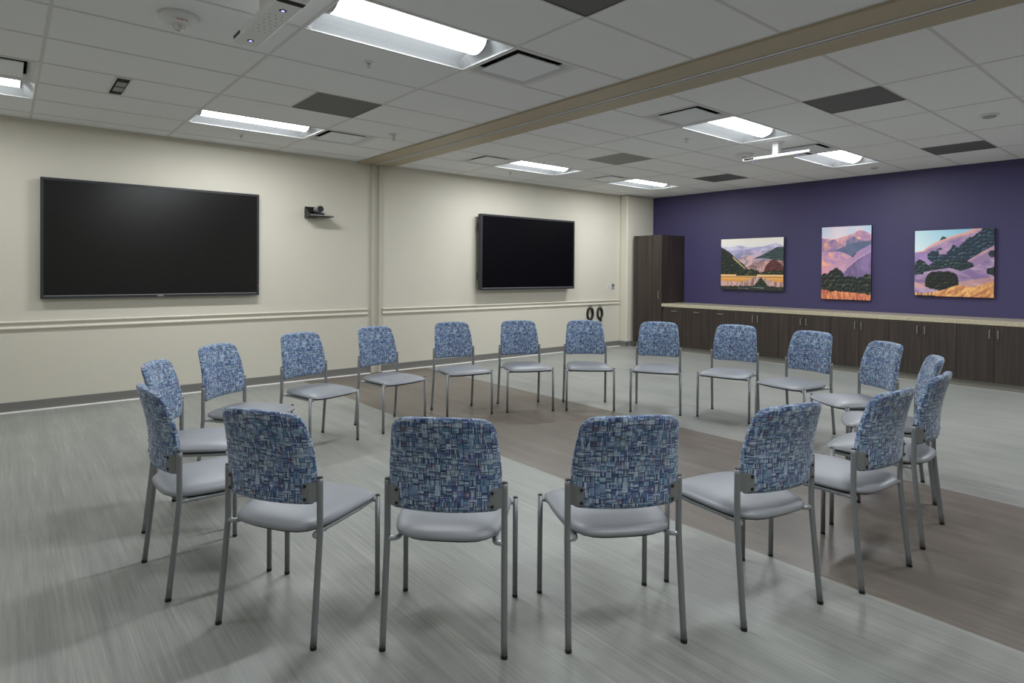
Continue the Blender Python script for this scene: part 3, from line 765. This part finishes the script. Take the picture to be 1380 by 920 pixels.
def pic_c(s, t):
    c = mixc((206, 222, 226), (132, 190, 216), s*1.1+(t-.8))
    ridge = interp(s, [(0, .67), (.1, .69), (.2, .77), (.35, .86), (.5, .905), (.65, .955), (.8, 1.02), (1, 1.1)])+.006*(fbm(s*40, 2, 1)-.5)
    if t < ridge: c = mixc((234, 176, 150), folds(s, t, (186, 150, 178), (138, 112, 156), 3, 4, 8, .8), (ridge-t)*14)
    if abs(s-.37) < .04 and ridge-.01 < t < ridge+.035*(1-((s-.37)/.04)**2)+.006*math.sin(s*160): c = (52, 70, 78)
    if t < interp(s, [(0, .665), (.12, .675), (.2, .64), (.28, .54), (.3, .45)]): c = mixc((176, 146, 186), (142, 116, 168), fbm(s*6, t*9, 4)*1.3)
    top = interp(s, [(.17, .64), (.3, .70), (.36, .72), (.42, .64), (.5, .76), (.58, .73), (.66, .84), (.78, .90), (.86, .99), (1, 1.05)])+lobes(s, 34, .022)-.01
    bot = interp(s, [(.17, .60), (.27, .51), (.4, .50), (.6, .54), (.75, .58), (.82, .60), (.9, .68), (1, .72)])
    if s > .17 and bot-.03 < t < top and not (.32 < s < .42 and .63 < t < .70): c = foliage(s, t, 6, (20, 36, 54), (94, 120, 130), 32)
    if s > .60 and t < interp(s, [(.6, .38), (.7, .55), (.8, .62), (.9, .69), (1, .75)]): c = mixc((226, 170, 160) if t > interp(s, [(.7, .52), (1, .70)]) else (166, 136, 168), (134, 108, 148), fbm(s*6-t*5, t*8, 7)*1.1)
    if t < interp(s, [(0, .50), (.08, .56), (.12, .52), (.2, .46), (.27, .52), (.35, .52), (.5, .53), (.65, .55), (.72, .50), (.76, .46), (.7, .42)])+lobes(s, 36, .02)-.01 and s < .76: c = foliage(s, t, 8, (18, 32, 40), (98, 116, 110), 32)
    if t < interp(s, [(0, .32), (.15, .37), (.3, .40), (.45, .43), (.6, .38), (.75, .44), (.9, .53), (1, .58)]) and not (s < .12 and t > .33): c = folds(s, t, (178, 150, 178), (128, 104, 146), 9, 4, 12, -.6)
    if ((s-1)/.09)**2+((t-.38)/.06)**2 < 1+.5*math.sin(s*90)*.3: c = foliage(s, t, 3, (22, 32, 38), (70, 84, 76), 34)
    if ((s-.98)/.05)**2+((t-.63)/.05)**2 < 1: c = foliage(s, t, 4, (24, 38, 46), (70, 88, 92), 34)
    if t < interp(s, [(.5, .2), (.7, .25), (1, .30)]) and t > .12: c = mixc(c, (214, 156, 130), .5)
    crown = .21+.155*max(0, 1-((s-.36)/.215)**4)**.5+lobes(s, 30, .012, 1)
    if abs(s-.36) < .215 and t < crown and t > .085+.05*((s-.36)/.215)**2+lobes(s, 44, .008): c = foliage(s, t, 11, (12, 19, 19), (74, 78, 48), 30)
    if abs(s-.33) < .008 and .06 < t < .12: c = (30, 24, 24)
    if t < interp(s, [(0, .04), (.2, .05), (.3, .07), (.45, .13), (.55, .17), (.75, .15), (.85, .18), (1, .24)])+.02*(fbm(s*24, 1, 8)-.5): c = mixc((232, 180, 110), (164, 92, 62), (fbm(s*26-t*18, t*16, 12)-.3)*1.9)
    if s < .28 and t < .06: c = (48, 38, 48) if (int(s*110) % 5 == 0 or t < .012) else c
    return c
def painting(label, y0, y1, z0, z1, fn, nx, nz):
    r = thing('painting', label, 'painting', (XW, (y0+y1)/2, z0), group='landscape paintings on the purple wall')
    xf = -.045; W = y1-y0; Hh = z1-z0
    me = bpy.data.meshes.new('canvas')
    verts = []; cols = []
    for j in range(nz+1):
        for i in range(nx+1):
            s, t = i/nx, j/nz
            verts.append((xf, W/2-s*W, t*Hh)); c = fn(s, t); cols += [*lin(tuple(min(1, v/255*1.08+.01) for v in c)), 1]
    faces = [(j*(nx+1)+i, j*(nx+1)+i+1, (j+1)*(nx+1)+i+1, (j+1)*(nx+1)+i) for j in range(nz) for i in range(nx)]
    # folded back edge all round so the canvas wraps its stretcher
    n0 = len(verts)
    me.from_pydata(verts, [], faces)
    ca = me.color_attributes.new('paint', 'FLOAT_COLOR', 'POINT'); ca.data.foreach_set('color', cols)
    me.materials.append(M['paint'])
    o = bpy.data.objects.new('canvas', me); COL.objects.link(o); o.parent = r
    obj('stretcher', B(xf+.0005, -W/2, 0, -.002, W/2, Hh), M['canvasedge'], r)
painting('landscape painting with golden field and hazy mountains, left of the three', 4.84, 5.972, 1.129, 2.032, pic_a, 240, 190)
painting('tall painting of pink and lilac hills, middle of the three', 3.528, 4.234, 1.028, 2.156, pic_b, 160, 256)
painting('painting of lilac slopes with a dark round tree, right of the three', 2.074, 2.967, 1.122, 2.040, pic_c, 220, 226)

# ------------------------------------------------------------------ chairs
def make_chair():
    r = thing('side_chair', 'x', 'chair', group='chairs set out in a circle')
    # seat cushion
    bm = bmesh.new(); n = 26; m = 26
    def plan(u, v):  # u,v in [-1,1] -> x,y with rounded corners
        e_ = 5.0 + 2.5*max(0, v)
        k = (abs(u)**e_+abs(v)**e_)**(1/e_) if (u or v) else 1
        mx = max(abs(u), abs(v)); sc = (mx/k) if k else 1
        u2, v2 = u*sc, v*sc
        hw = .222 + .012*v2 - .018*max(0, -v2)**2
        y = .030 + .232*v2 + .022*(1-u2*u2)*max(0, v2) - .012*(1-u2*u2)*max(0, -v2)
        return u2*hw, y, max(abs(u), abs(v)), v2
    top = []; bot = []
    for j in range(m+1):
        rt = []; rb = []
        for i in range(n+1):
            u = math.sin((i/n-.5)*math.pi); v = math.sin((j/m-.5)*math.pi)
            x, y, q, v2 = plan(u, v)
            ed = (1-q**6); ed = max(0, ed)**.5
            zt = .430 + .026*ed + .010*(1-q*q) - .010*max(0, v2)**3
            zb = .428 - .015*ed**.6
            rt.append(bm.verts.new((x, y, zt))); rb.append(bm.verts.new((x, y, zb)))
        top.append(rt); bot.append(rb)
    for j in range(m):
        for i in range(n):
            bm.faces.new((top[j][i], top[j][i+1], top[j+1][i+1], top[j+1][i])); bm.faces.new((bot[j][i], bot[j+1][i], bot[j+1][i+1], bot[j][i+1]))
    bo = [(0, i) for i in range(n+1)]+[(j, n) for j in range(1, m+1)]+[(m, i) for i in range(n-1, -1, -1)]+[(j, 0) for j in range(m-1, 0, -1)]
    for (a, b), (c, d) in zip(bo, bo[1:]+bo[:1]): bm.faces.new((top[a][b], bot[a][b], bot[c][d], top[c][d]))
    seat = obj('seat', bm, M['vinyl'], r, smooth=True)
    bm = bmesh.new(); loopt = []; loopb = []
    N = 40
    for k in range(N):
        a = 2*math.pi*k/N; u, v = math.cos(a), math.sin(a); mm = max(abs(u), abs(v)); x, y, _, _ = plan(u/mm, v/mm)
        loopt.append(bm.verts.new((x*.93, .03+(y-.03)*.93, .416))); loopb.append(bm.verts.new((x*.90, .03+(y-.03)*.90, .407)))
    bm.faces.new(loopt); bm.faces.new(loopb[::-1])
    for k in range(N): bm.faces.new((loopt[k], loopt[(k+1) % N], loopb[(k+1) % N], loopb[k]))
    obj('seat_pan', bm, M['seatpan'], r)
    # backrest shell
    bm = bmesh.new(); n = 28; m = 26; uvl = bm.loops.layers.uv.new('UVMap')
    z0, z1 = .528, .893
    def shape(s, t):   # s in [-1,1], t in [0,1]: rounded top and slight bottom corners
        hw = .205 + .008*math.sin(min(1, t/.4)*math.pi/2) - .026*max(0, (t-.35)/.65)**1.4
        # superellipse rounding of the top corners
        rc = .052
        z = z0+(z1-z0)*t
        dz = z-(z1-rc)
        if dz > 0: hw -= rc*(1-math.sqrt(max(0, 1-(dz/rc)**2)))*.98
        db = (z0+.02)-z
        if db > 0: hw -= .02*(1-math.sqrt(max(0, 1-(db/.02)**2)))*.9
        return s*hw, z
    def mid(x, z):
        t = (z-z0)/(z1-z0)
        return -.212 - .058*t**1.15 + .016*math.sin(t*math.pi) + .95*x*x
    fr = []; bk = []
    for j in range(m+1):
        t = .5-.5*math.cos(math.pi*j/m)
        rf = []; rb = []
        for i in range(n+1):
            s = math.sin((i/n-.5)*math.pi)
            x, z = shape(s, t)
            ed = max(0, 1-abs(s)**9)*max(0, 1-abs(2*t-1)**16)
            th = .004+.019*math.sqrt(ed)
            y = mid(x, z); nx_ = 2*.95*x
            k_ = 1/math.sqrt(1+nx_*nx_)
            zz = z - .006*t*t*abs(s)**2
            eu = x + (1 if s > 0 else -1)*(.023-th)*abs(s)**6; ev = z + (1 if t > .5 else -1)*(.023-th)*abs(2*t-1)**6
            rf.append((bm.verts.new((x-nx_*k_*th, y+th*k_, zz)), eu, ev)); rb.append((bm.verts.new((x+nx_*k_*th*.9, y-th*k_*.9, zz)), eu, ev))
        fr.append(rf); bk.append(rb)
    def fc(L, off):
        f = bm.faces.new([q[0] for q in L])
        for lp, q in zip(f.loops, L): lp[uvl].uv = (q[1]+off, q[2])
    for j in range(m):
        for i in range(n):
            fc((fr[j][i], fr[j+1][i], fr[j+1][i+1], fr[j][i+1]), 3.37); fc((bk[j][i], bk[j][i+1], bk[j+1][i+1], bk[j+1][i]), 1.11)
    bo = [(0, i) for i in range(n+1)]+[(j, n) for j in range(1, m+1)]+[(m, i) for i in range(n-1, -1, -1)]+[(j, 0) for j in range(m-1, 0, -1)]
    for (a, b), (c, d) in zip(bo, bo[1:]+bo[:1]): fc((fr[a][b], bk[a][b], bk[c][d], fr[c][d]), 1.11)
    obj('backrest', bm, M['fabric'], r, smooth=True)
    # rear legs: upright post, bend, leg
    for s in (-1, 1):
        pts = smooth_path([(s*.2235, -.170, .630), (s*.2235, -.170, .520), (s*.2237, -.170, .430), (s*.2242, -.173, .385), (s*.2255, -.186, .26), (s*.2288, -.2135, .010)], 5)
        lg = obj('leg', tube(bmesh.new(), pts, .0122, 14), M['frame'], r, smooth=True)
        obj('cap', lathe(bmesh.new(), [(.0118, -.002), (.0118, .002), (.008, .005)], (s*.2235, -.170, .630), 14), M['black'], lg)
        obj('glide', lathe(bmesh.new(), [(.0128, .0), (.0128, .012)], (s*.2289, -.2142, 0), 14), M['black'], lg)
        pts = [(s*.2436, .2145, .010), (s*.2430, .2145, .434)]
        lg = obj('leg', tube(bmesh.new(), pts, .0112, 14), M['frame'], r, smooth=True)
        obj('cap', lathe(bmesh.new(), [(.011, -.002), (.011, .002), (.007, .005)], (s*.2430, .2145, .434), 14), M['black'], lg)
        obj('glide', lathe(bmesh.new(), [(.0118, .0), (.0118, .012)], (s*.2436, .2145, 0), 14), M['black'], lg)
        # side rail of the frame: from the front leg under the seat, elbow out to the rear post
        pts = smooth_path([(s*.2430, .2145, .414), (s*.218, .212, .412), (s*.204, .195, .404), (s*.200, .12, .400), (s*.186, -.09, .400), (s*.184, -.135, .400), (s*.192, -.160, .402), (s*.208, -.170, .404), (s*.2238, -.171, .404)], 6)
        obj('side_rail', tube(bmesh.new(), pts, .0098, 12), M['weld'], r, smooth=True)
        # bracket plate wrapping from the post behind the backrest
        bm = bmesh.new(); L = []
        for x_ in (.2235, .214, .196, .180, .171):
            y_ = (-.212 - .058*.12 + .016*.5 + .95*x_*x_) - .022 if x_ < .205 else -.178
            L.append((x_, y_))
        fro = []
        for (x_, y_), hz in zip(L, (.036, .038, .038, .036, .029)):
            fro.append([bm.verts.new((s*x_, y_, .578-hz)), bm.verts.new((s*x_, y_, .578+hz)), bm.verts.new((s*x_, y_-.004, .578+hz)), bm.verts.new((s*x_, y_-.004, .578-hz))])
        for a, b in zip(fro, fro[1:]):
            for k in range(4): bm.faces.new((a[k], a[(k+1) % 4], b[(k+1) % 4], b[k]))
        bm.faces.new(fro[0]); bm.faces.new(fro[-1][::-1])
        bkt = obj('back_bracket', bm, M['bracket'], r)
        for zz in (.553, .603):
            yb = (-.212 - .058*.12 + .016*.5 + .95*.180**2) - .026
            obj('screw', tube(bmesh.new(), [(s*.180, yb+.003, zz), (s*.180, yb-.0022, zz), (s*.180, yb-.004, zz)], [.0065, .0065, .004], 12), M['black'], bkt)
    # cross bar under the seat
    obj('cross_bar', tube(bmesh.new(), [(-.200, .14, .398), (.200, .14, .398)], .008, 10), M['frame'], r, smooth=True)
    obj('cross_bar', tube(bmesh.new(), [(-.192, -.09, .397), (.192, -.09, .397)], .008, 10), M['frame'], r, smooth=True)
    return r
CH = [
 (.888, 3.815, -29.2, 'chair at the far left, directly behind the side-on chair nearest the left edge'),
 (1.323, 4.398, -51.9, 'chair facing right below the right part of the large television'),
 (2.021, 4.816, -74.1, 'chair in front of the cream wall directly below the small wall camera'),
 (2.782, 4.969, -80.6, 'chair in the back arc right in front of the vertical partition jamb on the wall'),
 (3.601, 4.983, -100.5, 'back arc chair left of the middle television, all four legs on brown floor'),
 (4.261, 4.759, -114.4, 'chair in the back arc directly below the middle television'),
 (4.827, 4.387, -129.2, 'chair in the back arc directly below the two black cable coils'),
 (5.296, 3.845, -148.1, 'chair in the back arc in front of the tall cabinet'),
 (5.622, 3.221, -165.6, 'chair in the back arc below the left landscape painting'),
 (5.569, 2.547, 168.2, 'chair in the back arc just left of below the tall middle painting'),
 (5.175, 1.903, 142.7, 'angled chair in the back arc below and right of the tall painting'),
 (4.599, 1.479, 113.6, 'mostly hidden chair at right, farther of the two overlapping backrests'),
 (3.915, 1.268, 94.5, 'chair at the right end, nearer of the two overlapping backrests'),
 (3.224, 1.250, 84.3, 'chair seen from behind on the brown floor, just left of the overlapping backrests'),
 (2.564, 1.398, 77.0, 'chair seen from behind whose seat reaches over the brown floor edge'),
 (1.949, 1.645, 59.4, 'chair seen from behind in the front row, right of the centre'),
 (1.417, 2.012, 45.8, 'chair seen squarely from behind in the front row, left of the centre'),
 (.972, 2.490, 30.5, 'chair seen from behind at the left of the front row, turned to the right'),
 (.754, 3.125, 2.1, 'chair at the far left of the circle seen from its side, nearest the left edge'),
]
c0 = make_chair()
for i, (x_, y_, a, lb) in enumerate(CH):
    o = c0 if i == 0 else copy_tree(c0)
    o.location = (x_, y_, 0); o.rotation_euler = (0, 0, math.radians(a-90)); o['label'] = lb
